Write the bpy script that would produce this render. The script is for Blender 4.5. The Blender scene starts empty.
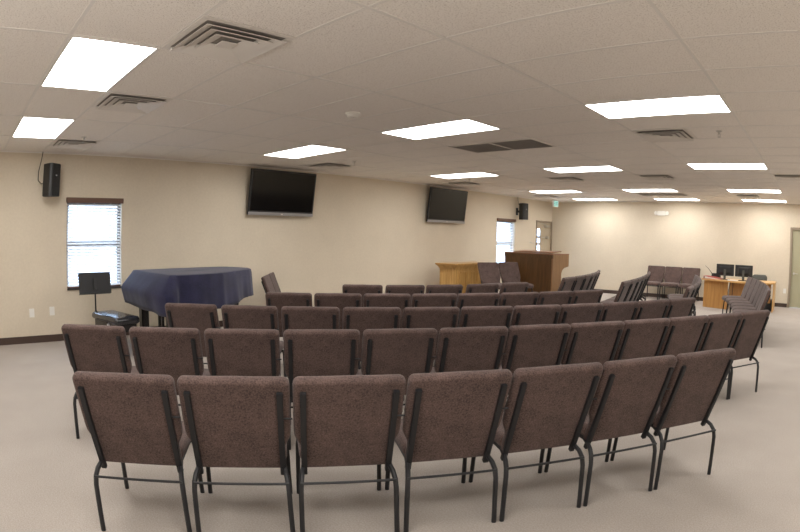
import bpy, bmesh, math, random
from mathutils import Vector, Matrix
random.seed(7)
PI = math.pi
scene = bpy.context.scene
COL = scene.collection

# ------------------------------------------------------------------ measured room
YF, HC = 15.114, 2.6655          # far wall, ceiling height
XR, YB = 12.2, -6.4              # right wall, wall behind the camera
PLAT = 0.12                      # low platform under the pulpit
CAM = Vector((8.016, 0.0, 1.513))

# ------------------------------------------------------------------ materials
def nodes(name):
    m = bpy.data.materials.new(name); m.use_nodes = True
    nt = m.node_tree; b = nt.nodes['Principled BSDF']
    return m, nt, b
def N(nt, t, **kw):
    n = nt.nodes.new(t)
    for k, v in kw.items():
        if k in n.inputs: n.inputs[k].default_value = v
        else: setattr(n, k, v)
    return n
def rgb(c): return (c[0], c[1], c[2], 1.0)
def plain(name, col, rough=0.5, metal=0.0, spec=0.5, bump=0.0, scale=200, vary=0.0):
    m, nt, b = nodes(name)
    b.inputs['Base Color'].default_value = rgb(col)
    b.inputs['Roughness'].default_value = rough
    b.inputs['Metallic'].default_value = metal
    b.inputs['Specular IOR Level'].default_value = spec
    if bump or vary:
        tc = N(nt, 'ShaderNodeTexCoord'); no = N(nt, 'ShaderNodeTexNoise', Scale=scale, Detail=3.0)
        nt.links.new(tc.outputs['Object'], no.inputs['Vector'])
        if vary:
            r = N(nt, 'ShaderNodeValToRGB')
            r.color_ramp.elements[0].position = .3; r.color_ramp.elements[1].position = .7
            r.color_ramp.elements[0].color = rgb([x*(1-vary) for x in col]); r.color_ramp.elements[1].color = rgb([min(1, x*(1+vary)) for x in col])
            nt.links.new(no.outputs['Fac'], r.inputs['Fac']); nt.links.new(r.outputs['Color'], b.inputs['Base Color'])
        if bump:
            bp = N(nt, 'ShaderNodeBump', Strength=bump, Distance=.01)
            nt.links.new(no.outputs['Fac'], bp.inputs['Height']); nt.links.new(bp.outputs['Normal'], b.inputs['Normal'])
    return m
def two_noise(name, c1, c2, s1, s2, rough, bump=0.3, mixf=.5, dist=.004, sheen=0.0):
    """fine speckle (s1) over broad mottling (s2)"""
    m, nt, b = nodes(name)
    tc = N(nt, 'ShaderNodeTexCoord')
    a = N(nt, 'ShaderNodeTexNoise', Scale=s1, Detail=4.0, Roughness=.7)
    w = N(nt, 'ShaderNodeTexNoise', Scale=s2, Detail=3.0)
    for n in (a, w): nt.links.new(tc.outputs['Object'], n.inputs['Vector'])
    mx = N(nt, 'ShaderNodeMix'); mx.data_type = 'FLOAT'; mx.inputs[0].default_value = mixf
    nt.links.new(a.outputs['Fac'], mx.inputs[2]); nt.links.new(w.outputs['Fac'], mx.inputs[3])
    r = N(nt, 'ShaderNodeValToRGB')
    r.color_ramp.elements[0].position = .34; r.color_ramp.elements[1].position = .66
    r.color_ramp.elements[0].color = rgb(c1); r.color_ramp.elements[1].color = rgb(c2)
    nt.links.new(mx.outputs[0], r.inputs['Fac']); nt.links.new(r.outputs['Color'], b.inputs['Base Color'])
    b.inputs['Roughness'].default_value = rough; b.inputs['Specular IOR Level'].default_value = .25
    if sheen: b.inputs['Sheen Weight'].default_value = sheen
    if bump:
        bp = N(nt, 'ShaderNodeBump', Strength=bump, Distance=dist)
        nt.links.new(a.outputs['Fac'], bp.inputs['Height']); nt.links.new(bp.outputs['Normal'], b.inputs['Normal'])
    return m
def wood(name, c1, c2, rough=.4, axis='Z', scale=9.0):
    m, nt, b = nodes(name)
    tc = N(nt, 'ShaderNodeTexCoord'); mp = N(nt, 'ShaderNodeMapping')
    sc = {'Z': (scale, scale, scale*.09), 'X': (scale*.09, scale, scale), 'Y': (scale, scale*.09, scale)}[axis]
    mp.inputs['Scale'].default_value = sc
    nt.links.new(tc.outputs['Object'], mp.inputs['Vector'])
    no = N(nt, 'ShaderNodeTexNoise', Scale=2.2, Detail=5.0, Roughness=.65, Distortion=.6)
    nt.links.new(mp.outputs['Vector'], no.inputs['Vector'])
    r = N(nt, 'ShaderNodeValToRGB')
    r.color_ramp.elements[0].position = .36; r.color_ramp.elements[1].position = .64
    r.color_ramp.elements[0].color = rgb(c1); r.color_ramp.elements[1].color = rgb(c2)
    nt.links.new(no.outputs['Fac'], r.inputs['Fac']); nt.links.new(r.outputs['Color'], b.inputs['Base Color'])
    b.inputs['Roughness'].default_value = rough
    return m
def emit(name, col, strength):
    m = bpy.data.materials.new(name); m.use_nodes = True; nt = m.node_tree
    nt.nodes.clear()
    o = nt.nodes.new('ShaderNodeOutputMaterial'); e = nt.nodes.new('ShaderNodeEmission')
    e.inputs['Color'].default_value = rgb(col); e.inputs['Strength'].default_value = strength
    nt.links.new(e.outputs[0], o.inputs['Surface'])
    return m
def glass(name):
    m = bpy.data.materials.new(name); m.use_nodes = True; nt = m.node_tree
    nt.nodes.clear()
    o = nt.nodes.new('ShaderNodeOutputMaterial'); t = nt.nodes.new('ShaderNodeBsdfTransparent')
    g = nt.nodes.new('ShaderNodeBsdfGlossy'); g.inputs['Roughness'].default_value = .02
    
    mx = nt.nodes.new('ShaderNodeMixShader'); t.inputs['Color'].default_value = (.93, .96, 1, 1)
    mx.inputs[0].default_value = .06; nt.links.new(t.outputs[0], mx.inputs[1]); nt.links.new(g.outputs[0], mx.inputs[2])
    nt.links.new(mx.outputs[0], o.inputs['Surface'])
    return m
def translucent(name, col):
    m, nt, b = nodes(name)
    b.inputs['Base Color'].default_value = rgb(col); b.inputs['Roughness'].default_value = .5
    t = nt.nodes.new('ShaderNodeBsdfTranslucent'); t.inputs['Color'].default_value = rgb(col)
    mx = nt.nodes.new('ShaderNodeMixShader'); mx.inputs[0].default_value = .10
    nt.links.new(b.outputs[0], mx.inputs[1]); nt.links.new(t.outputs[0], mx.inputs[2])
    nt.links.new(mx.outputs[0], nt.nodes['Material Output'].inputs['Surface'])
    return m
def ceiling_mat():
    m, nt, b = nodes('ceiling_tile')
    tc = N(nt, 'ShaderNodeTexCoord')
    v = N(nt, 'ShaderNodeTexNoise', Scale=105.0, Detail=4.0, Roughness=.75)
    w = N(nt, 'ShaderNodeTexNoise', Scale=1.3, Detail=2.0)
    nt.links.new(tc.outputs['Object'], v.inputs['Vector']); nt.links.new(tc.outputs['Object'], w.inputs['Vector'])
    r = N(nt, 'ShaderNodeValToRGB'); e = r.color_ramp.elements
    e[0].position = .33; e[0].color = rgb((.50, .45, .40)); e[1].position = .48; e[1].color = rgb((.90, .86, .81))
    nt.links.new(v.outputs['Fac'], r.inputs['Fac'])
    mx = N(nt, 'ShaderNodeMix'); mx.data_type = 'RGBA'; mx.blend_type = 'MULTIPLY'; mx.inputs[0].default_value = .25
    nt.links.new(r.outputs['Color'], mx.inputs[6]); nt.links.new(w.outputs['Color'], mx.inputs[7])
    nt.links.new(r.outputs['Color'], b.inputs['Base Color'])
    b.inputs['Roughness'].default_value = .95; b.inputs['Specular IOR Level'].default_value = .1
    bp = N(nt, 'ShaderNodeBump', Strength=.35, Distance=.004)
    nt.links.new(v.outputs['Fac'], bp.inputs['Height']); nt.links.new(bp.outputs['Normal'], b.inputs['Normal'])
    return m

M = {
 'wall': two_noise('wall_paint', (.600, .525, .415), (.670, .590, .470), 28, 2.0, .85, bump=.18, mixf=.4, dist=.006),
 'ceiling': ceiling_mat(),
 'tbar': plain('ceiling_grid_paint', (.78, .75, .71), .6),
 'carpet': two_noise('carpet', (.295, .262, .232), (.455, .408, .368), 110, 2.0, .98, bump=.5, mixf=.18),
 'base': plain('dark_baseboard', (.055, .032, .024), .45),
 'fabric': two_noise('brown_fabric', (.026, .016, .014), (.150, .098, .086), 130, 9, .95, bump=.35, mixf=.22, dist=.002, sheen=.12),
 'black': plain('black_metal', (.013, .013, .015), .5, spec=.4),
 'plastic': plain('black_plastic', (.012, .012, .013), .45),
 'mesh': plain('speaker_grille', (.010, .010, .011), .6, bump=.4, scale=400),
 'screen': plain('dark_screen', (.004, .004, .004), .10, spec=.28),
 'silver': plain('silver_trim', (.36, .36, .37), .35, metal=.6),
 'white_metal': plain('white_metal', (.72, .70, .66), .45),
 'vent': plain('vent_metal', (.74, .70, .65), .5),
 'return': plain('return_grille_metal', (.40, .37, .335), .6),
 'dark': plain('duct_dark', (.30, .275, .25), .9),
 'white_plastic': plain('white_plastic', (.80, .78, .73), .4),
 'blind': translucent('blind_slat', (.86, .86, .86)),
 'valance': plain('brown_valance', (.115, .058, .036), .5),
 'winframe': plain('window_frame_dark', (.045, .035, .032), .5),
 'oak': wood('golden_oak', (.400, .215, .060), (.600, .360, .125), .38),
 'oak_top': wood('golden_oak_top', (.42, .23, .065), (.58, .34, .12), .3, 'Y'),
 'walnut': wood('dark_pulpit_wood', (.060, .027, .009), (.105, .048, .017), .35),
 'walnut_side': wood('pulpit_side_wood', (.225, .122, .055), (.300, .168, .080), .4),
 'walnut_top': wood('pulpit_top_wood', (.20, .09, .045), (.30, .14, .07), .3, 'X'),
 'desk': wood('desk_wood', (.40, .19, .050), (.55, .285, .085), .4),
 'desk_top': wood('desk_top_wood', (.52, .29, .10), (.65, .39, .15), .35, 'X'),
 'cover': two_noise('navy_cover', (.009, .0095, .028), (.021, .021, .060), 60, 5, .8, bump=.25, mixf=.5, sheen=.15),
 'piano': plain('piano_black', (.012, .011, .012), .2),
 'vinyl': plain('black_vinyl', (.015, .016, .022), .16, spec=.8),
 'doorpaint': plain('door_beige', (.46, .385, .28), .5),
 'doorframe': plain('door_frame_taupe', (.27, .215, .155), .5),
 'doorgreen': plain('door_olive', (.36, .34, .225), .5),
 'steel': plain('brushed_steel', (.55, .53, .50), .3, metal=.9),
 'red': plain('red_cover', (.36, .035, .035), .5),
 'paper': plain('paper', (.80, .78, .74), .7),
 'green': emit('exit_green', (.10, .62, .42), .55),
 'exitface': emit('exit_face', (.62, .95, .84), .85),
 'grey': plain('grey_fabric', (.075, .075, .065), .8),
 'diffuser': emit('light_diffuser', (1.0, .97, .925), 17.0),
 'glass': glass('window_glass'),
}

# ------------------------------------------------------------------ mesh builder
class MB:
    def __init__(s): s.v, s.f = [], []
    def add(s, vs, fs, mat=None):
        o = len(s.v)
        s.v += [tuple((mat @ Vector(p)) if mat else p) for p in vs]
        s.f += [tuple(i+o for i in f) for f in fs]
        return s
    def box(s, a, b, mat=None):
        (x0, y0, z0), (x1, y1, z1) = a, b
        vs = [(x0,y0,z0),(x1,y0,z0),(x1,y1,z0),(x0,y1,z0),(x0,y0,z1),(x1,y0,z1),(x1,y1,z1),(x0,y1,z1)]
        return s.add(vs, [(0,3,2,1),(4,5,6,7),(0,1,5,4),(1,2,6,5),(2,3,7,6),(3,0,4,7)], mat)
    def prism(s, poly, z0, z1, mat=None):
        n = len(poly)
        vs = [(x,y,z0) for x,y in poly] + [(x,y,z1) for x,y in poly]
        fs = [tuple(range(n))[::-1], tuple(range(n, 2*n))] + [(i,(i+1)%n,(i+1)%n+n,i+n) for i in range(n)]
        return s.add(vs, fs, mat)
    def tube(s, path, r, n=8, mat=None, cap=True):
        pts = [Vector(p) for p in path]; vs, fs = [], []
        up = None
        for i, p in enumerate(pts):
            if i == 0: t = pts[1]-p
            elif i == len(pts)-1: t = p-pts[i-1]
            else: t = (pts[i+1]-p).normalized() + (p-pts[i-1]).normalized()
            t.normalize()
            if up is None:
                up = Vector((0,0,1)) if abs(t.z) < .9 else Vector((0,1,0))
            a = up - t*up.dot(t)
            if a.length < 1e-4: a = Vector((1,0,0)) - t*t.x
            a.normalize(); up = a; b = t.cross(a)
            rr = r[i] if isinstance(r, (list, tuple)) else r
            for k in range(n):
                an = 2*PI*(k+.5)/n
                vs.append(tuple(p + a*rr*math.cos(an) + b*rr*math.sin(an)))
        for i in range(len(pts)-1):
            for k in range(n):
                fs.append((i*n+k, i*n+(k+1)%n, (i+1)*n+(k+1)%n, (i+1)*n+k))
        if cap: fs += [tuple(range(n))[::-1], tuple(range((len(pts)-1)*n, len(pts)*n))]
        return s.add(vs, fs, mat)
    def lathe(s, prof, n=20, mat=None):
        vs, fs = [], []
        for r, z in prof:
            for k in range(n): vs.append((r*math.cos(2*PI*k/n), r*math.sin(2*PI*k/n), z))
        for i in range(len(prof)-1):
            for k in range(n): fs.append((i*n+k, i*n+(k+1)%n, (i+1)*n+(k+1)%n, (i+1)*n+k))
        fs += [tuple(range(n))[::-1], tuple(range((len(prof)-1)*n, len(prof)*n))]
        return s.add(vs, fs, mat)
    def cushion(s, outline, t, r, fmap, nr=5, crown=.006):
        """rounded slab: outline (u,v) ccw, thickness t along w, edge radius r; fmap(u,v,w)->xyz"""
        n = len(outline); P = [Vector(p) for p in outline]; nor = []
        for i in range(n):
            e1 = (P[i]-P[i-1]).normalized(); e2 = (P[(i+1)%n]-P[i]).normalized()
            m = (e1+e2).normalized(); nor.append(Vector((m.y, -m.x)))
        c = sum(P, Vector((0,0)))/n
        rings = []
        for k in range(nr+1):
            a = PI/2*k/nr
            rings.append((r*(1-math.sin(a)), -t/2 + r*(1-math.cos(a))))
        rings += [(i, -w) for i, w in rings[::-1]]
        vs = []
        def ring(ins, w, sc=1.0):
            for i in range(n):
                q = P[i]-nor[i]*ins
                q = c + (q-c)*sc
                vs.append(tuple(fmap(q.x, q.y, w)))
        ring(r, -t/2-crown, .55); ring(r, -t/2-crown*.55, .85)
        for ins, w in rings: ring(ins, w)
        ring(r, t/2+crown*.55, .85); ring(r, t/2+crown, .55)
        nn = len(vs)//n; fs = []
        for j in range(nn-1):
            for i in range(n): fs.append((j*n+i, j*n+(i+1)%n, (j+1)*n+(i+1)%n, (j+1)*n+i))
        fs += [tuple(range(n))[::-1], tuple(range((nn-1)*n, nn*n))]
        return s.add(vs, fs)
    def mesh(s, name, mat, smooth=False, bevel=0.0, angle=40):
        me = bpy.data.meshes.new(name); me.from_pydata(s.v, [], s.f)
        bm = bmesh.new(); bm.from_mesh(me)
        bmesh.ops.recalc_face_normals(bm, faces=bm.faces)
        if bevel:
            es = [e for e in bm.edges if len(e.link_faces) == 2 and e.calc_face_angle(0) > math.radians(30)]
            bmesh.ops.bevel(bm, geom=es, offset=bevel, segments=2, affect='EDGES', clamp_overlap=True)
        bm.to_mesh(me); bm.free()
        if smooth:
            me.polygons.foreach_set('use_smooth', [True]*len(me.polygons))
            me.set_sharp_from_angle(angle=math.radians(angle))
        me.materials.append(mat)
        return me
    def build(s, name, mat, parent=None, smooth=False, bevel=0.0, loc=None, rz=0.0, angle=40):
        o = bpy.data.objects.new(name, s.mesh(name, mat, smooth, bevel, angle)); COL.objects.link(o)
        if parent: o.parent = parent
        if loc: o.location = loc
        if rz: o.rotation_euler = (0, 0, rz)
        return o

def tag(o, label, cat, group=None):
    o['label'] = label; o['category'] = cat
    if group: o['group'] = group
    return o
def thing(name, label, cat, loc=(0,0,0), rz=0.0, group=None, rot=None):
    o = bpy.data.objects.new(name, None); COL.objects.link(o)
    o.empty_display_size = .1; o.location = loc; o.rotation_euler = rot or (0, 0, rz)
    return tag(o, label, cat, group)
def struct(o):
    o['kind'] = 'structure'; return o
def dup(root, loc, rot, label, group=None, cat=None):
    r = root.copy(); COL.objects.link(r); r.location = loc; r.rotation_euler = rot
    r['label'] = label
    if group: r['group'] = group
    if cat: r['category'] = cat
    for ch in root.children:
        c = ch.copy(); COL.objects.link(c); c.parent = r
        for g in ch.children:
            d = g.copy(); COL.objects.link(d); d.parent = c
    return r
def arcpts(cx, cy, r, a0, a1, n):
    return [(cx+r*math.cos(math.radians(a0+(a1-a0)*k/n)), cy+r*math.sin(math.radians(a0+(a1-a0)*k/n))) for k in range(n+1)]

# ------------------------------------------------------------------ room shell
WIN = [(1.575, 2.455, .72, 1.985), (12.02, 12.90, .72, 1.985)]      # y0,y1,z0,z1 holes in the left wall
DOOR = (14.14, 15.03, 0.0, 2.0)
T = .16
def wall_with_holes(name, ylo, yhi, holes):
    mb = MB(); ys = sorted({ylo, yhi, *[h[0] for h in holes], *[h[1] for h in holes]})
    for a, b in zip(ys[:-1], ys[1:]):
        hs = [h for h in holes if h[0] <= a+1e-6 and h[1] >= b-1e-6]
        if not hs: mb.box((-T, a, 0), (0, b, HC)); continue
        h = hs[0]
        if h[2] > 0: mb.box((-T, a, 0), (0, b, h[2]))
        mb.box((-T, a, h[3]), (0, b, HC))
    return struct(mb.build(name, M['wall']))
wall_with_holes('wall_left', YB, YF, WIN + [DOOR])
DR = (7.445, 8.36, 2.0)      # far door opening x0,x1,top
mb = MB().box((-T, YF, 0), (DR[0], YF+T, HC)).box((DR[1], YF, 0), (XR+T, YF+T, HC)).box((DR[0], YF, DR[2]), (DR[1], YF+T, HC))
struct(mb.build('wall_far', M['wall']))
struct(MB().box((XR, YB, 0), (XR+T, YF, HC)).build('wall_right', M['wall']))
struct(MB().box((-T, YB-T, 0), (XR+T, YB, HC)).build('wall_back', M['wall']))
struct(MB().box((-T, YB-T, -.1), (XR+T, YF+T, 0)).build('floor', M['carpet']))
struct(MB().box((-T, YB-T, HC), (XR+T, YF+T, HC+.1)).build('ceiling', M['ceiling']))
# low carpeted platform under the pulpit furniture
pl = [(0.0, 8.05), (1.9, 8.05)] + arcpts(1.9, 8.75, .7, -90, 0, 6) + [(2.72, 11.2)] + arcpts(1.9, 11.5, .82, 0, 90, 6) + [(0.0, 12.32)]
struct(MB().prism(pl, 0.0, PLAT).build('platform', M['carpet'], bevel=.012))
# ceiling grid
mb = MB(); zt = HC-.004; hw = .012
x = 1.2155
xs = []
k = -1
while 1.2155+1.2192*k < XR:
    if 1.2155+1.2192*k > .05: xs.append(1.2155+1.2192*k)
    k += 1
ys = []
k = 0
y = .5304 - .6096*11
while y < YF:
    if y > YB: ys.append(y)
    y += .6096
for xx in xs: mb.box((xx-hw, YB, zt), (xx+hw, YF, HC+.001))
for yy in ys: mb.box((0, yy-hw, zt+.0012), (XR, yy+hw, HC+.001))
struct(mb.build('trim_1', M['tbar']))
mb = MB()
mb.box((0, YB, HC-.022), (.004, YF, HC)).box((0, YF-.004, HC-.022), (XR, YF, HC)).box((XR-.004, YB, HC-.022), (XR, YF, HC)).box((0, YB, HC-.022), (XR, YB+.004, HC))
struct(mb.build('trim_2', M['tbar']))
# baseboards
struct(MB().box((0, YB, 0), (.014, 8.05, .1)).box((0, 12.32, 0), (.014, DOOR[0]-.06, .1)).build('baseboard_left', M['base']))
struct(MB().box((0, YF-.014, 0), (DR[0]-.07, YF, .1)).box((DR[1]+.07, YF-.014, 0), (XR, YF, .1)).build('baseboard_far', M['base']))
struct(MB().box((XR-.014, YB, 0), (XR, YF, .1)).build('baseboard_right', M['base']))

# ------------------------------------------------------------------ windows and blinds
def window(n, h, blabel):
    y0, y1, z0, z1 = h
    zm = (z0+z1)/2 + .02
    fr = MB(); a = .045
    xo, xi = -.13, -.075
    fr.box((xo, y0, z0), (xi, y0+a, z1)).box((xo, y1-a, z0), (xi, y1, z1)).box((xo, y0+a, z0), (xi, y1-a, z0+a)).box((xo, y0+a, z1-a), (xi, y1-a, z1))
    w = struct(fr.build('window_%d' % n, M['winframe']))
    MB().box((xo+.005, y0+a, zm-.028), (xi+.01, y1-a, zm+.028)).build('meeting_rail', M['winframe'], w)
    MB().box((-.108, y0+a, z0+a), (-.104, y1-a, zm-.028)).build('pane', M['glass'], w)
    MB().box((-.108, y0+a, zm+.028), (-.104, y1-a, z1-a)).build('pane', M['glass'], w)
    MB().box((-.075, y0, z0-.002), (.022, y1, z0+.018)).build('sill', M['winframe'], w)
    b = thing('window_blind', blabel, 'window blind', (0, (y0+y1)/2, z0))
    hw_ = (y1-y0)/2 - .012; H = z1-z0
    MB().box((-.02, -hw_-.03, H-.03), (.035, hw_+.03, H+.045)).build('valance', M['valance'], b, bevel=.004)
    sl = MB(); k = 0; zz = .06
    while zz < H-.04:
        t = math.radians(40)
        R_ = Matrix.Translation((-.03, 0, zz)) @ Matrix.Rotation(t, 4, 'Y')
        sl.box((-.022, -hw_, -.0012), (.022, hw_, .0012), R_); zz += .0425
    sl.build('slats', M['blind'], b)
    MB().box((-.05, -hw_, .022), (-.012, hw_, .042)).build('bottom_rail', M['valance'], b, bevel=.003)
    cd = MB()
    for yy in (-hw_*.62, 0, hw_*.62): cd.box((-.0305, yy-.003, .03), (-.0285, yy+.003, H-.03))
    cd.build('ladder_cord', M['blind'], b)
    MB().tube([(-.004, hw_-.06, H-.04), (-.003, hw_-.055, H-.62)], .004, 6).build('tilt_wand', M['blind'], b)
window(1, WIN[0], 'white slatted blind with brown valance in the window beside the music stand')
window(2, WIN[1], 'white slatted blind with brown valance in the window behind the dark wood pulpit')

# ------------------------------------------------------------------ doors
# left wall exit door
y0, y1, _, zt_ = DOOR
fr = MB().box((-T, y0-.055, 0), (.02, y0, zt_+.055)).box((-T, y1, 0), (.02, y1+.055, zt_+.055)).box((-T, y0, zt_), (.02, y1, zt_+.055))
d1 = struct(fr.build('door_1', M['doorframe'], bevel=.004))
lf = MB(); la, lb = 14.185, 14.38; x0, x1 = -.035, -.013
segs = [(.55, 1.33), (1.40, 1.53), (1.60, 1.81)]
lf.box((x0, y0, .012), (x1, la, zt_)).box((x0, lb, .012), (x1, y1, zt_)).box((x0, la, .012), (x1, lb, segs[0][0])).box((x0, la, segs[2][1]), (x1, lb, zt_))
lf.box((x0, la, segs[0][1]), (x1, lb, segs[1][0])).box((x0, la, segs[1][1]), (x1, lb, segs[2][0]))
lf.build('door_leaf', M['doorpaint'], d1)
for a, b in segs: MB().box((-.026, la, a), (-.022, lb, b)).build('pane', M['glass'], d1)
pb = MB().box((-.015, 14.26, 1.535), (.045, 14.33, 1.585)).box((-.015, 14.72, 1.525), (.055, 14.82, 1.6)).box((.02, 14.26, 1.55), (.045, 14.76, 1.575))
pb.build('push_bar', M['steel'], d1, bevel=.004)
MB().box((-.015, 14.60, 1.865), (.05, 14.90, 1.93)).tube([(.03, 14.6, 1.9), (.12, 14.5, 1.93), (.03, 14.33, 1.99)], .009, 6).build('door_closer', M['steel'], d1, bevel=0)
# far wall door
fr = MB().box((DR[0]-.062, YF-.02, 0), (DR[0], YF+T, DR[2]+.062)).box((DR[1], YF-.02, 0), (DR[1]+.062, YF+T, DR[2]+.062)).box((DR[0], YF-.02, DR[2]), (DR[1], YF+T, DR[2]+.062))
d2 = struct(fr.build('door_2', M['doorframe'], bevel=.004))
MB().box((DR[0]+.002, YF+.03, .01), (DR[1]-.002, YF+.075, DR[2])).build('door_leaf', M['doorgreen'], d2)
lv = MB().lathe([(.03, 0), (.03, .012), (.012, .014), (.012, .05)], 16, Matrix.Translation((DR[0]+.075, YF+.03, .88)) @ Matrix.Rotation(PI/2, 4, 'X'))
lv.tube([(DR[0]+.075, YF-.015, .88), (DR[0]+.13, YF-.018, .88), (DR[0]+.19, YF-.014, .875)], .009, 8)
lv.build('handle', M['steel'], d2, smooth=True)
# ------------------------------------------------------------------ ceiling lights
LX = [1.825, 4.2634, 6.7018]; LY = [.835, 4.4928, 8.150, 11.808, 14.246]
lp = thing('ceiling_light', 'x', 'ceiling light', (0, 0, HC), group='ceiling light panels')
W, H = .592, .280
fm = MB(); fo = .606; fi = .301
fm.box((-fo, -fi, -.012), (fo, -H, 0)).box((-fo, H, -.012), (fo, fi, 0)).box((-fo, -H, -.012), (-W, H, 0)).box((W, -H, -.012), (fo, H, 0))
fm.build('frame', M['white_metal'], lp)
MB().box((-W, -H, -.009), (W, H, -.002)).build('diffuser', M['diffuser'], lp)
rown = ['nearest the camera at upper left', 'second from the camera', 'in the middle of the room', 'second from the far wall', 'closest to the far wall']
coln = ['by the left wall', 'in the middle column', 'in the right column']
lab = {(0,0): 'smaller bright rectangular ceiling light at far left, above the left wall speaker',
       (1,0): 'largest bright rectangular ceiling light at upper left of the photo',
       (0,1): 'bright ceiling light in front of the large left television',
       (1,1): 'bright ceiling light just right of the smoke detector',
       (2,1): 'wide bright ceiling light at upper right, in front of the square vent',
       (0,2): 'bright ceiling light above the right-hand television',
       (1,2): 'bright ceiling light just behind the double return air grille',
       (2,2): 'bright ceiling light at right, third row of lights from the far wall',
       (0,3): 'thin bright ceiling light near the left wall, second row from the far wall',
       (1,3): 'thin bright ceiling light in the middle, second row from the far wall',
       (2,3): 'thin bright ceiling light at right, second row from the far wall',
       (0,4): 'thin bright ceiling light by the far wall, nearest the exit sign',
       (1,4): 'thin bright ceiling light by the far wall, above the white emergency light',
       (2,4): 'thin bright ceiling light by the far wall, above the olive door'}
first = True
for (i, j), l in lab.items():
    if first: lp.location = (LX[i], LY[j], HC); lp['label'] = l; first = False
    else: dup(lp, (LX[i], LY[j], HC), (0,0,0), l)
# the same fixtures where the room goes on outside the frame: plain area lamps
def lamp(x, y):
    ld = bpy.data.lights.new('ceiling_lamp', 'AREA'); ld.shape = 'RECTANGLE'; ld.size = 1.18; ld.size_y = .56
    ld.energy = 17.0*PI*1.18*.56*.92; ld.color = (1.0, .97, .925)
    o = bpy.data.objects.new('ceiling_lamp', ld); COL.objects.link(o); o.location = (x, y, HC-.02)
for x, y in [(6.7018, .835), (1.825, -2.82), (4.2634, -2.82), (6.7018, -2.82), (9.14, -2.82), (9.14, .835), (9.14, 4.4928), (9.14, 8.15), (9.14, 11.808), (9.14, 14.246), (11.3, 4.4928), (11.3, 8.15), (11.3, 11.808), (11.3, .835)]:
    lamp(x, y)

# added fill light, aimed up behind the camera to brighten the ceiling
ld = bpy.data.lights.new('added_ceiling_fill', 'AREA'); ld.shape = 'DISK'; ld.size = 1.2; ld.energy = 74; ld.color = (1, .96, .91)
o = bpy.data.objects.new('added_ceiling_fill', ld); COL.objects.link(o); o.location = (7.6, -1.6, 1.5); o.rotation_euler = (PI-.35, 0, .55)
# ------------------------------------------------------------------ vents, detectors, sprinklers
v0 = thing('ceiling_vent', 'x', 'ceiling vent', (0, 0, HC), group='square supply air vents')
MB().box((-.29, -.29, -.001), (.29, .29, .0)).build('backing', M['dark'], v0)
def ring(mb, ro, zo, ri, zi, th=.003):
    c = [(-1,-1), (1,-1), (1,1), (-1,1)]
    vs = [(a*ro, b*ro, zo) for a, b in c] + [(a*ri, b*ri, zi) for a, b in c] + [(a*ro, b*ro, zo-th) for a, b in c] + [(a*ri, b*ri, zi-th) for a, b in c]
    fs = []
    for i in range(4):
        j = (i+1) % 4
        fs += [(i, j, j+4, i+4), (i+8, i+12, j+12, j+8), (i, i+8, j+8, j), (i+4, j+4, j+12, i+12)]
    mb.add(vs, fs)
fm = MB(); ring(fm, .303, -.002, .262, -.004, .004); fm.build('frame', M['vent'], v0)
for ro, ri in ((.262, .200), (.206, .138), (.144, .072)):
    rb = MB(); ring(rb, ro, -.030, ri, -.006, .003); rb.build('louver', M['vent'], v0)
MB().box((-.055, -.055, -.030), (.055, .055, -.026)).build('center_plate', M['vent'], v0)
VL = [((5.18, 1.445), 'largest square ceiling vent with dark gap, at upper left of the photo'),
      ((3.353, 1.445), 'square ceiling vent between the two bright lights at upper left'),
      ((.914, 1.445), 'square ceiling vent just above the left wall speaker'),
      ((6.40, 5.715), 'square ceiling vent behind the wide light at upper right'),
      ((.914, 5.715), 'square ceiling vent above the large left television, beside a sprinkler'),
      ((.914, 9.37), 'square ceiling vent above the right-hand television'),
      ((3.353, 9.37), 'small far square vent behind the middle ceiling light, left of center'),
      ((5.18, 9.37), 'small far square vent right of the middle ceiling light'),
      ((7.62, 9.37), 'square ceiling vent cut by the right edge of the photo'),
      ((.914, 13.03), 'faint far ceiling vent nearest the exit sign'),
      ((6.40, 13.03), 'faint far ceiling vent at right, in front of the far wall lights')]
for k, ((x, y), l) in enumerate(VL):
    if k == 0: v0.location = (x, y, HC); v0['label'] = l
    else: dup(v0, (x, y, HC), (0,0,0), l)
g0 = thing('return_grille', 'dark double return air grille in the middle of the ceiling', 'ceiling vent', (4.270, 5.715, HC), group='return air grilles')
for s in (-1, 1):
    gl = MB()
    cx = s*.3
    gl.box((cx-.285, -.29, -.002), (cx+.285, .29, -.0005))
    for k in range(23):
        yy = -.27+.0245*k
        gl.box((cx-.28, -.009, -.001), (cx+.28, .009, .001), Matrix.Translation((0, yy, -.009)) @ Matrix.Rotation(math.radians(38), 4, 'X'))
    gl.build('grille', M['return'], g0)
fm = MB().box((-.607, -.303, -.014), (.607, -.285, 0)).box((-.607, .285, -.014), (.607, .303, 0)).box((-.607, -.285, -.014), (-.585, .285, 0)).box((.585, -.285, -.014), (.607, .285, 0)).box((-.014, -.285, -.014), (.014, .285, 0))
fm.build('frame', M['vent'], g0)
dup(g0, (4.270, 12.77, HC), (0,0,0), 'far dark return air grille between the thin ceiling lights')
sd = thing('smoke_detector', 'small round white smoke detector on the ceiling tiles', 'smoke detector', (4.155, 3.363, HC))
MB().lathe([(.072, 0), (.072, -.014), (.066, -.018)], 24).build('base', M['white_plastic'], sd, smooth=True)
MB().lathe([(.058, -.018), (.056, -.034), (.046, -.044), (.02, -.047)], 24).build('sensing_head', M['white_plastic'], sd, smooth=True)
MB().lathe([(.006, -.046), (.005, -.05)], 10, Matrix.Translation((.02, -.01, 0))).build('indicator', M['dark'], sd)
sp0 = thing('sprinkler', 'x', 'sprinkler', (0, 0, HC), group='ceiling sprinkler heads')
MB().lathe([(.034, 0), (.034, -.005), (.02, -.009)], 18).build('escutcheon', M['steel'], sp0, smooth=True)
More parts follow.
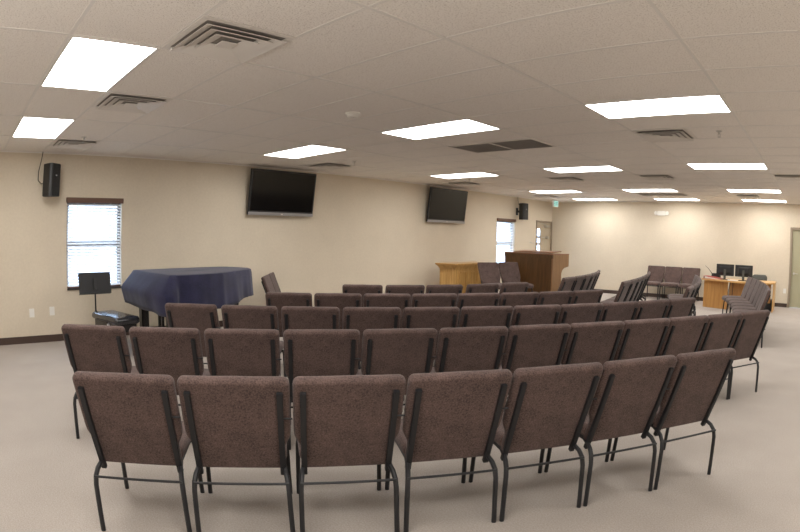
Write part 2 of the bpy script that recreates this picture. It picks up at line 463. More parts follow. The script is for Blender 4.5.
b = MB().lathe([(.011, -.008), (.011, -.03), (.007, -.034)], 10)
b.tube([(.010, 0, -.03), (.014, 0, -.045), (.003, 0, -.062)], .003, 6).tube([(-.010, 0, -.03), (-.014, 0, -.045), (-.003, 0, -.062)], .003, 6)
b.build('body', M['steel'], sp0)
MB().lathe([(.02, -.062), (.021, -.065)], 14).build('deflector', M['steel'], sp0)
for k, (x, y, l) in enumerate([(1.40, 1.47, 'ceiling sprinkler head at far left, above the left wall speaker'),
        (7.024, 5.632, 'ceiling sprinkler head right of the square vent at upper right'),
        (1.53, 5.70, 'ceiling sprinkler head beside the vent above the left television'),
        (1.505, 8.757, 'ceiling sprinkler head above the right-hand television'),
        (4.136, 11.5, 'ceiling sprinkler head by the far middle ceiling light')]):
    if k == 0: sp0.location = (x, y, HC); sp0['label'] = l
    else: dup(sp0, (x, y, HC), (0,0,0), l)
# exit sign
ex = thing('exit_sign', 'small green and white exit sign hanging from the ceiling in the far left corner', 'exit sign', (.46, 14.42, HC))
MB().box((-.024, -.155, -.205), (.024, .155, -.015)).build('housing', M['white_plastic'], ex, bevel=.006)
MB().box((-.03, -.05, -.018), (.03, .05, 0)).build('canopy', M['white_plastic'], ex)
MB().box((.0235, -.142, -.192), (.0255, .142, -.028)).build('face', M['exitface'], ex)
def letters(word, h, w, gap, st):
    """block letters from bars, drawn in the (u,v) plane"""
    out = []; u = 0
    for ch in word:
        B = []
        if ch == 'E': B = [((0,0),(0,h)), ((0,0),(w,0)), ((0,h),(w,h)), ((0,h/2),(w*.8,h/2))]
        if ch == 'X': B = [((0,0),(w,h)), ((0,h),(w,0))]
        if ch == 'I': B = [((0,0),(0,h))]
        if ch == 'T': B = [((w/2,0),(w/2,h)), ((0,h),(w,h))]
        out += [((a[0]+u, a[1]), (b_[0]+u, b_[1])) for a, b_ in B]
        u += (0 if ch == 'I' else w) + gap
    return out, u-gap
bars, wd = letters('EXIT', .10, .048, .026, .016)
mb = MB()
for a, b_ in bars:
    p = Vector((0, a[0]-wd/2, a[1]-.16)); q = Vector((0, b_[0]-wd/2, b_[1]-.16)); d = (q-p); L = d.length
    ang = math.atan2(d.z, d.y)
    mb.box((-.001, -.008, -.008), (.001, L+.008, .008), Matrix.Translation((.0262, p.y, p.z)) @ Matrix.Rotation(ang, 4, 'X'))
mb.build('lettering', M['green'], ex)
# emergency light on the far wall
em = thing('emergency_light', 'white twin-head emergency light high on the far wall', 'emergency light', (3.575, YF+.004, 2.275))
MB().box((-.13, -.06, 0), (.13, 0, .125)).build('housing', M['white_plastic'], em, bevel=.012)
for s in (-1, 1):
    MB().box((-.045, -.085, -.055), (.045, 0, .055), Matrix.Translation((s*.175, 0, .065))).build('lamp_head', M['white_plastic'], em, bevel=.02, smooth=True)
# wall plates
op = thing('wall_outlet', 'white wall outlet plate low on the left wall, nearer the left photo edge', 'wall outlet', (0, 1.0, .423), rz=0, group='outlet plates')
MB().box((0, -.04, -.062), (.007, .04, .062)).build('cover_plate', M['white_plastic'], op, bevel=.003)
for s in (-1, 1):
    MB().box((.006, -.017, s*.022-.014), (.0085, .017, s*.022+.014)).build('socket', M['paper'], op, bevel=.002)
dup(op, (0, 1.32, .435), (0,0,0), 'white wall outlet plate low on the left wall, nearer the music stand')
dup(op, (7.28, YF, .42), (0,0,-PI/2), 'white wall outlet plate low on the far wall beside the olive door')

# ------------------------------------------------------------------ televisions
def tv(y, label):
    t = thing('television', label, 'television', (.16, y, 2.21), rot=(0, math.radians(7.5), 0))
    w, h = .675, .385
    MB().box((-.045, -w, -h), (.0, w, h)).box((-.075, -w*.7, -h*.7), (-.04, w*.7, h*.75)).build('casing', M['plastic'], t, bevel=.006)
    MB().box((.0, -w+.03, -h+.075), (.003, w-.03, h-.03)).build('screen', M['screen'], t)
    MB().box((.0, -w, -h), (.008, w, -h+.052)).build('bottom_trim', M['silver'], t, bevel=.003)
    MB().box((.0075, -.02, -h+.018), (.0095, .02, -h+.032)).build('badge', M['white_plastic'], t)
    mb = MB().box((-.16, -.2, -.18), (-.13, .2, .18)).box((-.14, -.12, -.05), (-.07, -.07, .1)).box((-.14, .07, -.05), (-.07, .12, .1))
    mb.build('wall_mount', M['black'], t)
    return t
tv(5.31, 'large black flat television on the left wall above the covered piano, nearer the camera')
tv(9.78, 'black flat television on the left wall above the oak table, farther from the camera')
# ------------------------------------------------------------------ wall speakers
def speaker(y, z, rz, label, cab):
    s = thing('wall_speaker', label, 'speaker', (.21, y, z), rz)
    hh = .225
    pro = [(-.10, -.075), (.075, -.115), (.10, -.095), (.10, .095), (.075, .115), (-.10, .075)]
    MB().prism(pro, -hh, hh).build('cabinet', M['plastic'], s, bevel=.008)
    MB().box((.098, -.088, -hh+.02), (.106, .088, hh-.02)).build('grille', M['mesh'], s, bevel=.003)
    MB().box((.105, -.015, .055), (.108, .015, .068)).build('badge', M['silver'], s)
    R_ = Matrix.Rotation(-rz, 4, 'Z')
    MB().box((-.21, -.05, -.10), (-.195, .05, .10), R_).box((-.20, -.015, -.03), (-.06, .015, .03), R_).build('bracket', M['black'], s)
    pts = [R_ @ (Vector(p)-Vector((.21, y, z))) for p in cab]
    MB().tube([tuple(p) for p in pts], .006, 6).build('cable', M['plastic'], s, smooth=True)
speaker(1.27, 2.25, math.radians(38), 'black wall speaker high on the left wall above the nearer window',
        [(.008, 1.150, HC-.003), (.008, 1.135, 2.55), (.008, 1.10, 2.38), (.015, 1.10, 2.26), (.05, 1.15, 2.21), (.10, 1.21, 2.22)])
speaker(13.0, 2.25, math.radians(-4), 'black wall speaker high on the left wall between the far window and the door',
        [(.008, 13.03, HC-.003), (.010, 13.03, 2.58), (.04, 13.02, 2.46), (.10, 12.98, 2.40)])

# ------------------------------------------------------------------ chairs
def chair_proto():
    c = thing('stacking_chair', 'x', 'chair')
    A = Vector((0, .124, .347)); B = Vector((0, -.078, .868)); D = (B-A); L = D.length; D.normalize(); Nn = Vector((0, D.z, -D.y))
    def P(x, s, w): return A + Vector((x, 0, 0)) + D*s + Nn*w
    # backrest outline, counter-clockwise
    hw, lw, tp = .2585, .226, L
    o = [(-lw+.02, 0), (0, 0), (lw-.02, 0), (lw-.005, .008), (lw, .03), (lw, .09), (lw, .135), (lw+.005, .160), (hw-.010, .200), (hw-.002, .222), (hw, .25), (hw, .38), (hw, .45)]
    o += arcpts(hw-.032, tp-.032, .032, 0, 90, 5)
    right = [p for p in o if p[0] > 0]
    left = [(-x, y) for x, y in right[::-1]]
    o = [(0, 0)] + right + [(.1, tp), (0, tp+.002), (-.1, tp)] + left
    t = .052
    def bm_(u, v, w):
        k = max(0.0, min(1.0, (v-(L-.055))/.04)); k = k*k*(3-2*k)
        b = .012*math.sin(PI*max(0, min(1, v/L)))*(1-(u/.26)**2)
        return P(u, v, t/2 + w*(1+.16*k) - b*.4)
    MB().cushion(o, t, .022, bm_, 5, .003).build('backrest', M['fabric'], c, smooth=True, angle=60)
    for s in (-1, 1):
        u = MB()
        x = s*.2125
        q = [(x-.0145, -.022), (x+.0145, -.022), (x+.0145, .502), (x-.0145, .502)]
        vs = [tuple(P(a, b, -.021)) for a, b in q] + [tuple(P(a, b, .006)) for a, b in q]
        u.add(vs, [(0,3,2,1), (4,5,6,7), (0,1,5,4), (1,2,6,5), (2,3,7,6), (3,0,4,7)])
        u.build('back_upright', M['black'], c, bevel=.003)
    so = []
    for cx, cy, a0 in ((.195, .53, 0), (-.195, .53, 90), (-.205, .155, 180), (.205, .155, 270)):
        so += arcpts(cx, cy, .045 if cy > .3 else .03, a0, a0+90, 4)
    def sm(u, v, w):
        d = max(0.0, (v-.47)/.11); return Vector((u, v, .425 + w - .022*d*d - (.46-v)*.03*0))
    MB().cushion(so, .082, .034, sm, 5, .005).build('seat', M['fabric'], c, smooth=True, angle=60)
    for s in (-1, 1):
        MB().tube([(s*.242, 0, 0), (s*.236, .014, .27), (s*.233, .026, .315), (s*.227, .058, .346), (s*.219, .10, .362), (s*.21, .165, .374)], .0135, 8).build('leg', M['black'], c, smooth=True)
        MB().tube([(s*.241, .535, 0), (s*.234, .508, .33), (s*.23, .487, .366), (s*.22, .44, .378)], .0135, 8).build('leg', M['black'], c, smooth=True)
    MB().tube([(-.237, .012, .318), (.237, .012, .318)], .0068, 8).build('stretcher', M['black'], c, smooth=True)
    f = MB()
    for s in (-1, 1): f.box((s*.21-.011, .13, .366), (s*.21+.011, .5, .390))
    f.box((-.2, .13, .368), (.2, .155, .388)).box((-.2, .46, .368), (.2, .485, .388))
    f.build('seat_frame', M['black'], c)
    MB().tube([tuple(P(.214, .345, -.004)), tuple(P(.268, .345, -.004))], .0045, 6).build('link_rod', M['black'], c)
    return c
chair = chair_proto()
used = [False]
def place(x, y, deg, label, group, z=0.0):
    if not used[0]:
        used[0] = True; chair.location = (x, y, z); chair.rotation_euler = (0, 0, math.radians(deg)); chair['label'] = label; chair['group'] = group
        return chair
    return dup(chair, (x, y, z), (0, 0, math.radians(deg)), label, group)
ORD = ['first', 'second', 'third', 'fourth', 'fifth', 'sixth', 'seventh', 'eighth', 'ninth', 'tenth', 'eleventh', 'twelfth']
def ordl(i, n):
    if i == 0: return 'leftmost'
    if i == n-1: return 'rightmost'
    return ORD[i] + ' from left' if i < n/2 else (ORD[n-1-i] + ' from right')
ROWS = [
 ('in the front row nearest the camera', 'chairs in the nearest row',
  [(5.556, .741, 55.6), (5.857, 1.179, 55.6), (6.157, 1.617, 55.6), (6.456, 2.055, 55.6), (6.756, 2.492, 55.6), (7.054, 2.928, 55.6), (7.352, 3.365, 55.6)]),
 ('in the second row', 'chairs in the second row',
  [(4.141, 0.96, 52.8), (4.472, 1.4, 53.4), (4.796, 1.841, 53.9), (5.113, 2.281, 54.5), (5.423, 2.72, 55.1), (5.725, 3.158, 55.7), (6.019, 3.593, 56.2), (6.305, 4.024, 56.8), (6.583, 4.453, 57.3), (6.858, 4.885, 57.8), (7.128, 5.32, 58.4), (7.394, 5.757, 58.9)]),
 ('in the third row', 'chairs in the third row',
  [(3.385, 2.11, 45.5), (3.769, 2.515, 47.5), (4.134, 2.927, 49.5), (4.479, 3.347, 51.6), (4.805, 3.773, 53.6), (5.112, 4.206, 55.6), (5.401, 4.643, 57.6), (5.671, 5.086, 59.6), (5.923, 5.532, 61.5), (6.161, 5.988, 63.4), (6.385, 6.453, 65.3)]),
 ('in the fourth row', 'chairs in the fourth row',
  [(3.058, 3.442, 47.2), (3.414, 3.845, 49.9), (3.749, 4.262, 52.6), (4.061, 4.693, 55.4), (4.351, 5.135, 58.2), (4.619, 5.59, 60.9), (4.863, 6.054, 63.6), (5.085, 6.528, 66.2)]),
 ('in the fifth row by the oak table', 'chairs in the fifth row',
  [(2.784, 4.784, 47.6), (3.129, 5.21, 54.5), (3.412, 5.663, 60.5), (3.654, 6.189, 68.0), (3.828, 6.747, 74.3)]),
]
for where, grp, pts in ROWS:
    n = len(pts)
    for i, (x, y, a) in enumerate(pts):
        o = place(x, y, a, 'brown chair with black legs, %s %s' % (ordl(i, n), where), grp)
def arc_row(p, n):
    x, y, h, k = p; o = []; pitch = .527
    for i in range(n):
        a = h+k*(i+.5); cx = x+pitch/2*math.cos(a); cy = y+pitch/2*math.sin(a); x += pitch*math.cos(a); y += pitch*math.sin(a)
        o.append((cx-math.sin(a)*.06, cy+math.cos(a)*.06, math.degrees(a)))
    return o
ARCS = [((3.882, 8.262, 1.583, .064), 6, 'in the curved row right beside the pulpit', 'chairs in the curved row by the pulpit'),
        ((4.944, 8.312, 1.639, .034), 7, 'in the curved row left of the far wall chairs', 'chairs in the middle curved row'),
        ((6.10, 8.109, 1.600, .045), 7, 'in the curved row before the left end of the desk', 'chairs in the curved row left of the desk'),
        ((7.351, 8.679, 1.648, .040), 7, 'in the rightmost curved row, in front of the desk', 'chairs in the curved row before the desk')]
for p, n, where, grp in ARCS:
    pts = arc_row(p, n)
    for i, (x, y, a) in enumerate(pts):
        w = 'nearest' if i == 0 else ('farthest' if i == n-1 else (ORD[i]+' nearest' if i < n/2 else ORD[n-1-i]+' farthest'))
        place(x, y, a, 'brown fabric chair, %s %s' % (w, where), grp)
for i, x in enumerate((3.495, 4.022, 4.549)):
    place(x, YF-.185, 180, 'brown fabric chair against the far wall, %s of three' % ('leftmost', 'middle', 'rightmost')[i], 'chairs against the far wall')
dx, dy = .335, .942
for i in range(2):
    tx, ty = 1.40+dx*(.265+.537*i), 9.20+dy*(.265+.537*i)
    place(tx+dy*.06, ty-dx*.06, math.degrees(math.atan2(-dy, -dx)), 'brown fabric chair facing the camera before the pulpit, %s of the pair' % ('left', 'right')[i], 'chairs in front of the pulpit', PLAT)
dx, dy = -.75, .661
for i in range(2):
    tx, ty = 1.045+dx*(.26+.527*i), 4.34+dy*(.26+.527*i)
    place(tx+dy*.06, ty-dx*.06, math.degrees(math.atan2(-dy, -dx)), 'brown fabric chair beside the covered piano, %s' % ('nearer the camera', 'nearer the wall')[i], 'chairs beside the piano')

# ------------------------------------------------------------------ pulpit
a = -.1
pu = thing('pulpit', 'large dark wood pulpit with lighter curved side panels, in front of the far window', 'pulpit', (1.795, 10.61, PLAT), a)
w, dp, h = .665, .66, 1.08
pu_f = MB().box((-w+.03, 0, 0), (w-.03, .03, h-.09)).build('front_panel', M['walnut'], pu)
MB().box((-w, -.02, h-.10), (w, .04, h-.02)).build('crown_rail', M['walnut'], pu, bevel=.008)
MB().box((-w+.0, -.012, 0), (w, .03, .11)).build('plinth', M['walnut'], pu, bevel=.006)
prof = [(0, 0), (.36, 0), (.36, .62)] + [(.36+.20*(1-math.cos(math.radians(k*15))), .62+.16*math.sin(math.radians(k*15))) for k in range(1, 7)] + [(dp, .80), (dp, h-.02), (0, h-.02)]
for s in (-1, 1):
    mb = MB(); x0 = s*w - (.034 if s > 0 else 0); 
    n = len(prof)
    vs = [(x0, p, q) for p, q in prof] + [(x0+.034, p, q) for p, q in prof]
    mb.add(vs, [tuple(range(n)), tuple(range(n, 2*n))[::-1]] + [(i, (i+1) % n, (i+1) % n+n, i+n) for i in range(n)])
    mb.build('side_panel', M['walnut_side'], pu)
MB().box((-w-.012, -.03, h-.02), (w+.012, dp, h+.0)).build('top', M['walnut_top'], pu, bevel=.005)
MB().box((-w+.15, .12, 0), (w-.15, dp-.08, .018), Matrix.Translation((0, 0, h+.004)) @ Matrix.Rotation(math.radians(3), 4, 'X')).build('reading_ledge', M['walnut_top'], pu, bevel=.004)
MB().box((-w+.04, .06, .52), (w-.04, .34, .545)).build('shelf', M['walnut_side'], pu)
mi = thing('microphone', 'thin silver gooseneck microphone standing on the pulpit top', 'microphone', (1.80, 10.98, PLAT+h+.040))
MB().lathe([(.035, -.012), (.035, .0), (.012, .012)], 16).build('base', M['black'], mi, smooth=True)
MB().tube([(0, 0, .01), (0, 0, .06), (-.015, -.02, .12), (-.06, -.06, .17), (-.11, -.10, .19)], .005, 6).build('gooseneck', M['steel'], mi, smooth=True)
MB().tube([(-.10, -.093, .187), (-.125, -.113, .193)], [.007, .009], 10).build('capsule', M['steel'], mi, smooth=True)

# ------------------------------------------------------------------ oak table
ta = PI/2        # direction of the long edge
tb = thing('oak_table', 'golden oak cabinet table with overhanging molded top and framed front panel', 'table', (.715, 9.74, PLAT), ta)
# local x along the wall (long edge), local -y towards the room
w, d, h = .64, .215, .83
MB().box((-w+.0, -d, .0), (w, d, h-.10)).build('body', M['oak'], tb)
MB().box((-w-.012, -d-.012, 0), (w+.012, d+.012, .09)).build('plinth', M['oak'], tb, bevel=.006)
mold = MB()
for k, (o_, z0, z1) in enumerate(((.012, h-.115, h-.09), (.026, h-.09, h-.065), (.044, h-.065, h-.045), (.06, h-.045, h-.030))):
    mold.box((-w-o_, -d-o_, z0), (w+o_, d+o_, z1))
mold.build('cornice', M['oak'], tb, bevel=.004)
MB().box((-w-.085, -d-.07, h-.030), (w+.085, d+.07, h)).build('tabletop', M['oak_top'], tb, bevel=.006)
for cx in (-.40, .0, .40):
    pn = MB(); x0, x1, z0, z1 = cx-.14, cx+.14, .16, h-.17
    b_ = .022
    pn.box((x0, -d-.02, z0), (x1, -d, z0+b_)).box((x0, -d-.02, z1-b_), (x1, -d, z1)).box((x0, -d-.02, z0+b_), (x0+b_, -d, z1-b_)).box((x1-b_, -d-.02, z0+b_), (x1, -d, z1-b_))
    pn.build('panel_frame', M['oak'], tb, bevel=.004)

# ------------------------------------------------------------------ piano with cover
ZT = 1.02
top = [(.70, 2.42), (1.30, 2.455), (1.88, 2.51), (1.90, 2.75), (1.86, 3.05), (1.78, 3.28), (1.62, 3.52), (1.46, 3.74), (1.30, 3.96), (1.20, 4.05), (1.06, 4.10), (.85, 4.05), (.66, 3.96), (.60, 3.85), (.63, 3.2)]
def resample(poly, n):
    P = [Vector((*p, 0)) for p in poly]; P.append(P[0]); Ls = [0]
    for p, q in zip(P[:-1], P[1:]): Ls.append(Ls[-1]+(q-p).length)
    out = []
    for k in range(n):
        t = Ls[-1]*k/n
        for i in range(len(P)-1):
            if Ls[i+1] >= t:
                u = (t-Ls[i])/(Ls[i+1]-Ls[i]); q = P[i].lerp(P[i+1], u); out.append((q.x, q.y)); break
    return out
pn_ = thing('grand_piano', 'black grand piano mostly hidden under a navy cover, beside the left wall', 'piano', (1.2, 3.2, 0))
def inset(poly, f, c=(1.22, 3.2)): return [(c[0]+(x-c[0])*f-1.2, c[1]+(y-c[1])*f-3.2) for x, y in poly]
MB().prism(inset(top, .97), .68, ZT-.012).build('case', M['piano'], pn_)
MB().box((-.45, -.80, .66), (.60, -.70, .74)).build('keybed', M['piano'], pn_, bevel=.01)
for x, y in ((-.42, -.66), (.52, -.62), (-.10, .62)):
    MB().box((x-.055, y-.055, .05), (x+.055, y+.055, .69)).lathe([(.03, 0), (.035, .02), (.03, .05)], 12, Matrix.Translation((x, y, 0))).build('leg', M['piano'], pn_)
lyre = MB().box((-.02, -.60, .10), (.02, -.57, .69)).box((.10, -.60, .10), (.14, -.57, .69)).box((-.06, -.64, .07), (.18, -.55, .13))
for k in range(3): lyre.box((-.02+.055*k, -.72, .055), (.01+.055*k, -.62, .07))
lyre.build('pedal_lyre', M['piano'], pn_)
# draped cover
Nn = 240
ol = resample(top, Nn)
cxy = Vector((1.22, 3.2))
def onorm(i):
    a_ = Vector(ol[(i+2) % Nn])-Vector(ol[(i-2) % Nn]); a_.normalize(); return Vector((a_.y, -a_.x))
mb = MB(); vs = []; rings = []
for f in (.02, .3, .6, .85, .97):
    rings.append([(cxy.x+(x-cxy.x)*f, cxy.y+(y-cxy.y)*f, ZT+.004*(1-f)*math.sin(3*x+2*y)) for x, y in ol])
rings.append([(x, y, ZT-.006) for x, y in ol])
rnd = [random.uniform(-1, 1) for _ in range(40)]
for lev in range(1, 10):
    t = lev/9.0; r_ = []
    for i, (x, y) in enumerate(ol):
        n_ = onorm(i)
        key = max(0.0, min(1.0, (2.62-y)/.14))                 # keyboard end hangs over the lowered lid
        s = i/Nn*2*PI
        fold = (.012*math.sin(7*s+.6)+.008*math.sin(13*s+1.9)+.003*math.sin(29*s))*t*(1-.7*key)
        wall = max(0.0, min(1.0, (.75-x)/.12))
        out_f = .010+.030*t+fold
        out_k = .25*min(1, t/.5) - .07*max(0, (t-.5)/.5) + fold
        o_ = out_f*(1-key)+out_k*key*.86
        if n_.y < -.5 and key > 0: pass
        corner = math.exp(-((x-1.88)**2+(y-2.51)**2)/.02)
        zb = .585-.05*corner + .012*math.sin(4*s+1) + .05*(1-key)*max(0, min(1, (y-3.3)/.6))
        z = ZT-.006+(zb-(ZT-.006))*t
        if key > .3: z = ZT-.006 - (ZT-.006-zb)*(t*.92+.08*t*t)
        o_ *= (1-.75*wall)
        q = Vector((x, y))+n_*o_
        r_.append((q.x, q.y, z))
    rings.append(r_)
for r_ in rings: vs += r_
fs = [tuple(range(Nn))[::-1]]
for j in range(len(rings)-1):
    for i in range(Nn): fs.append((j*Nn+i, j*Nn+(i+1) % Nn, (j+1)*Nn+(i+1) % Nn, (j+1)*Nn+i))
mb.add(vs, fs)
pc = tag(mb.build('piano_cover', M['cover'], smooth=True, angle=50), 'navy cloth cover draped over the grand piano by the left wall', 'piano cover')
md = pc.modifiers.new('thickness', 'SOLIDIFY'); md.thickness = .004; md.offset = 1.0
# ------------------------------------------------------------------ piano bench and music stand
be = thing('piano_bench', 'black padded piano bench with glossy vinyl seat, in front of the piano', 'bench', (1.12, 2.0, 0), math.radians(9))
so = []
for cx, cy, a0 in ((.36, .13, 0), (-.36, .13, 90), (-.36, -.13, 180), (.36, -.13, 270)): so += arcpts(cx, cy, .05, a0, a0+90, 4)
MB().cushion(so, .09, .035, lambda u, v, w_: Vector((u, v, .455+w_ + (.006*math.sin(u*38)*math.cos(v*40) if w_ > 0 else 0))), 4, .006).build('cushion', M['vinyl'], be, smooth=True, angle=60)
MB().box((-.37, -.14, .32), (.37, .14, .42)).build('apron', M['piano'], be, bevel=.006)
for sx in (-1, 1):
    for sy in (-1, 1): MB().box((sx*.34-.03, sy*.115-.03, 0), (sx*.34+.03, sy*.115+.03, .33)).build('leg', M['piano'], be, bevel=.005)
MB().lathe([(.022, 0), (.022, .01), (.014, .022)], 14, Matrix.Translation((.10, -.14, .385)) @ Matrix.Rotation(PI/2, 4, 'X')).build('side_knob', M['silver'], be, smooth=True)
ms = thing('music_stand', 'black music stand with flat tray in front of the left window', 'music stand', (.56, 1.88, 0))
MB().tube([(0, 0, .12), (0, 0, .80)], .012, 10).build('pole', M['black'], ms, smooth=True)
MB().tube([(0, 0, .45), (0, 0, .48)], .018, 10).build('collar', M['black'], ms, smooth=True)
for k in range(3):
    an = math.radians(30+120*k); MB().tube([(0, 0, .14), (.12*math.cos(an), .12*math.sin(an), .06), (.26*math.cos(an), .26*math.sin(an), .008)], .008, 8).build('leg', M['black'], ms, smooth=True)
Tm = Matrix.Translation((.02, 0, .715)) @ Matrix.Rotation(math.radians(-14), 4, 'Y') @ Matrix.Rotation(math.radians(0), 4, 'Z')
MB().box((0, -.24, 0), (.004, .24, .285), Tm).box((-.06, -.24, -.004), (.004, .24, .0), Tm).build('tray', M['black'], ms, bevel=.001)
MB().box((.004, -.022, .05), (.03, .022, .20), Tm).build('tray_bracket', M['plastic'], ms, bevel=.004)

# ------------------------------------------------------------------ desk and what stands on it
ZD = .70
dk = thing('office_desk', 'light orange wood desk with bowed front and end panels by the far wall', 'desk', (6.1, 13.8, 0))
def L_(p): return (p[0]-6.1, p[1]-13.8)
tp_ = [(5.13, 13.62), (5.35, 13.50), (5.62, 13.36), (5.9, 13.24), (6.2, 13.14), (6.45, 13.12), (6.7, 13.2), (6.92, 13.36), (7.08, 13.58), (7.08, 14.3), (5.13, 14.3)]
MB().prism([L_(p) for p in tp_], ZD-.035, ZD).build('worktop', M['desk_top'], dk, bevel=.006)
def panel(a, b_, z0, z1, th=.028):
    a = Vector((*L_(a), 0)); b_ = Vector((*L_(b_), 0)); d = (b_-a); Ln = d.length; an = math.atan2(d.y, d.x)
    return MB().box((0, 0, z0), (Ln, th, z1), Matrix.Translation(a) @ Matrix.Rotation(an, 4, 'Z'))
panel((5.19, 13.72), (5.86, 13.52), 0, ZD-.035).build('front_panel', M['desk'], dk)
panel((5.22, 14.28), (5.22, 13.75), 0, ZD-.035).build('end_panel', M['desk'], dk)
panel((5.88, 13.66), (6.98, 13.78), .20, ZD-.035).build('modesty_panel', M['desk'], dk)
panel((7.07, 13.62), (7.07, 14.28), 0, ZD-.035).build('end_panel', M['desk_top'], dk)
MB().tube([(-.20, -.165, ZD-.03), (-.19, -.30, .58), (-.215, -.31, .40), (-.20, -.26, .2), (-.18, -.2, .02)], .008, 6).build('power_cord', M['plastic'], dk, smooth=True)
MB().tube([(-.13, -.165, ZD-.03), (-.10, -.33, .56), (-.105, -.33, .32), (-.10, -.26, .02)], .007, 6).build('power_cord', M['plastic'], dk, smooth=True)
def monitor(x, y, rz, label):
    m = thing('computer_monitor', label, 'monitor', (x, y, ZD), rz)
    MB().box((-.235, .01, .09), (.235, .035, .37)).build('screen_housing', M['plastic'], m, bevel=.006)
    mb = MB(); vs = [(-.20, .0, .335), (.20, .0, .335), (.20, .0, .13), (-.20, .0, .13), (-.12, -.045, .30), (.12, -.045, .30), (.12, -.045, .17), (-.12, -.045, .17)]
    vs = [(a_, b_+.012, c_) for a_, b_, c_ in vs]
    mb.add(vs, [(0,1,2,3), (4,7,6,5), (0,4,5,1), (1,5,6,2), (2,6,7,3), (3,7,4,0)]); mb.build('rear_cover', M['plastic'], m, bevel=.01)
    MB().box((-.215, .035, .11), (.215, .038, .355)).build('screen', M['screen'], m)
    MB().box((-.03, -.06, .008), (.03, -.03, .25)).build('stand', M['grey'], m, bevel=.006)
    MB().box((-.12, -.11, 0), (.12, .09, .012)).build('base', M['plastic'], m, bevel=.005)
monitor(5.745, 13.68, 0.0, 'black computer monitor seen from behind on the desk, left of two')
monitor(6.245, 13.64, -.05, 'black computer monitor seen from behind on the desk, right of two')
rb = thing('red_binder', 'red binder lying on the left end of the desk', 'binder', (5.44, 13.68, ZD), math.radians(-14))
mb = MB(); mb.add([(-.22, -.13, .058), (.24, -.13, .018), (.24, .13, .018), (-.22, .13, .058), (-.22, -.13, .066), (.24, -.13, .026), (.24, .13, .026), (-.22, .13, .066)], [(0,3,2,1), (4,5,6,7), (0,1,5,4), (1,2,6,5), (2,3,7,6), (3,0,4,7)])
mb.build('cover', M['red'], rb)
MB().box((-.22, -.13, 0), (.24, .13, .006)).box((-.222, -.13, 0), (-.214, .13, .066)).build('spine', M['red'], rb)
mb = MB(); mb.add([(-.20, -.12, .006), (.23, -.12, .006), (.23, .12, .006), (-.20, .12, .006), (-.20, -.12, .054), (.23, -.12, .016), (.23, .12, .016), (-.20, .12, .054)], [(0,3,2,1), (4,5,6,7), (0,1,5,4), (1,2,6,5), (2,3,7,6), (3,0,4,7)])
mb.build('pages', M['paper'], rb)
dv = thing('desk_telephone', 'small black desk device with a thin slanted arm behind the red binder', 'desk device', (5.40, 13.98, ZD))
MB().box((-.06, -.08, 0), (.17, .08, .10)).box((-.05, -.07, .10), (.16, .02, .125)).build('base', M['plastic'], dv, bevel=.01)
MB().tube([(-.05, -.02, .10), (-.10, -.03, .17), (-.17, -.05, .25), (-.24, -.06, .30)], [.012, .008, .006, .004], 6).build('arm', M['plastic'], dv, smooth=True)
pp = thing('paper_stack', 'small stack of white paper between the two monitor stands', 'paper', (6.0, 13.40, ZD), .2)
for k, (s, rr) in enumerate(((0, 0), (.006, .15), (.012, -.1))):
    MB().box((-.13, -.10, s), (.13, .10, s+.005), Matrix.Rotation(rr, 4, 'Z')).build('sheet', M['paper'], pp)
oc = thing('office_chair', 'dark grey office chair behind the right end of the desk', 'office chair', (6.56, 14.50, 0), PI)
bo = []
for cx, cy, a0 in ((.13, .30, 0), (-.13, .30, 90), (-.17, .09, 180), (.17, .09, 270)): bo += arcpts(cx, cy, .09 if cy > .2 else .05, a0, a0+90, 5)
MB().cushion(bo, .07, .03, lambda u, v, w_: Vector((u, -.20-w_-.25*u*u+v*-.12, .43+v)), 4, .006).build('backrest', M['grey'], oc, smooth=True, angle=60)
so = []
for cx, cy, a0 in ((.17, .17, 0), (-.17, .17, 90), (-.17, -.17, 180), (.17, -.17, 270)): so += arcpts(cx, cy, .06, a0, a0+90, 4)
MB().cushion(so, .08, .03, lambda u, v, w_: Vector((u, v, .44+w_)), 4, .006).build('seat', M['grey'], oc, smooth=True, angle=60)
MB().tube([(0, 0, .08), (0, 0, .40)], .028, 12).build('gas_post', M['black'], oc, smooth=True)
MB().box((-.03, -.25, .38), (.03, -.05, .40)).box((-.03, -.27, .38), (.03, -.25, .56)).build('back_bracket', M['black'], oc)
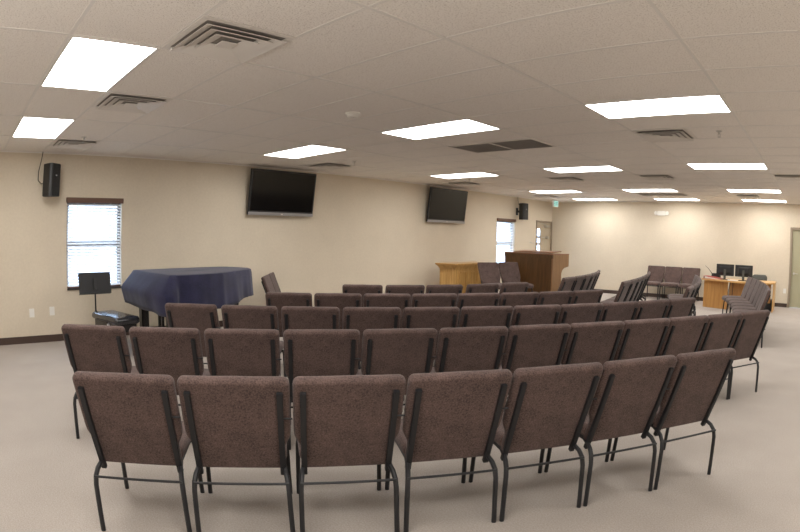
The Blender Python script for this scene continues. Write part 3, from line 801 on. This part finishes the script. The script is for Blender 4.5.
for k in range(5):
    an = 2*PI*k/5
    l_ = MB().tube([(0, 0, .09), (.26*math.cos(an), .26*math.sin(an), .065)], [.022, .014], 8).build('base_leg', M['black'], oc, smooth=True)
    MB().lathe([(.026, -.012), (.028, 0), (.026, .012)], 12, Matrix.Translation((.26*math.cos(an), .26*math.sin(an), .028)) @ Matrix.Rotation(an, 4, 'Z') @ Matrix.Rotation(PI/2, 4, 'X')).build('caster', M['plastic'], l_)
cb = thing('equipment_box', 'small black equipment box on the floor under the right end of the desk', 'box', (6.90, 13.95, 0))
MB().box((-.12, -.13, 0), (.12, .19, .27)).build('case', M['plastic'], cb, bevel=.008)
MB().box((-.105, -.135, .02), (.105, -.128, .25)).build('front_plate', M['mesh'], cb)

# ------------------------------------------------------------------ daylight outside
w = bpy.data.worlds.new('sky'); scene.world = w; w.use_nodes = True
nt = w.node_tree; bg = nt.nodes['Background']
bg.inputs['Color'].default_value = (.58, .76, 1.0, 1); bg.inputs['Strength'].default_value = 8.5

# ------------------------------------------------------------------ camera: equisolid fisheye, as the photo's lens
F = 552.36
cd = bpy.data.cameras.new('camera'); cam = bpy.data.objects.new('camera', cd); COL.objects.link(cam)
cd.type = 'PANO'; cd.sensor_fit = 'HORIZONTAL'; cd.sensor_width = 36.0; cd.sensor_height = 36.0*532/800
cd.panorama_type = 'FISHEYE_EQUISOLID'; cd.fisheye_lens = F*36.0/800; cd.fisheye_fov = math.radians(180)
cd.clip_start = .05; cd.clip_end = 200
yaw, pitch, roll = -.7627, -.0548, .018
cy, sy, cp, sp = math.cos(yaw), math.sin(yaw), math.cos(pitch), math.sin(pitch)
fw = Vector((sy*cp, cy*cp, sp)); rt = Vector((cy, -sy, 0)); up = rt.cross(fw)
r2 = rt*math.cos(roll)+up*math.sin(roll); u2 = -rt*math.sin(roll)+up*math.cos(roll)
mat = Matrix((r2, u2, -fw)).transposed().to_4x4(); mat.translation = CAM
cam.matrix_world = mat
scene.camera = cam
scene.view_settings.view_transform = 'Standard'
scene.view_settings.exposure = -.05; scene.view_settings.gamma = 1.03
scene.cycles.use_denoising = True
scene.cycles.max_bounces = 8; scene.cycles.diffuse_bounces = 5; scene.cycles.transparent_max_bounces = 8
scene.cycles.caustics_reflective = False; scene.cycles.caustics_refractive = False
scene.cycles.sample_clamp_indirect = 8.0
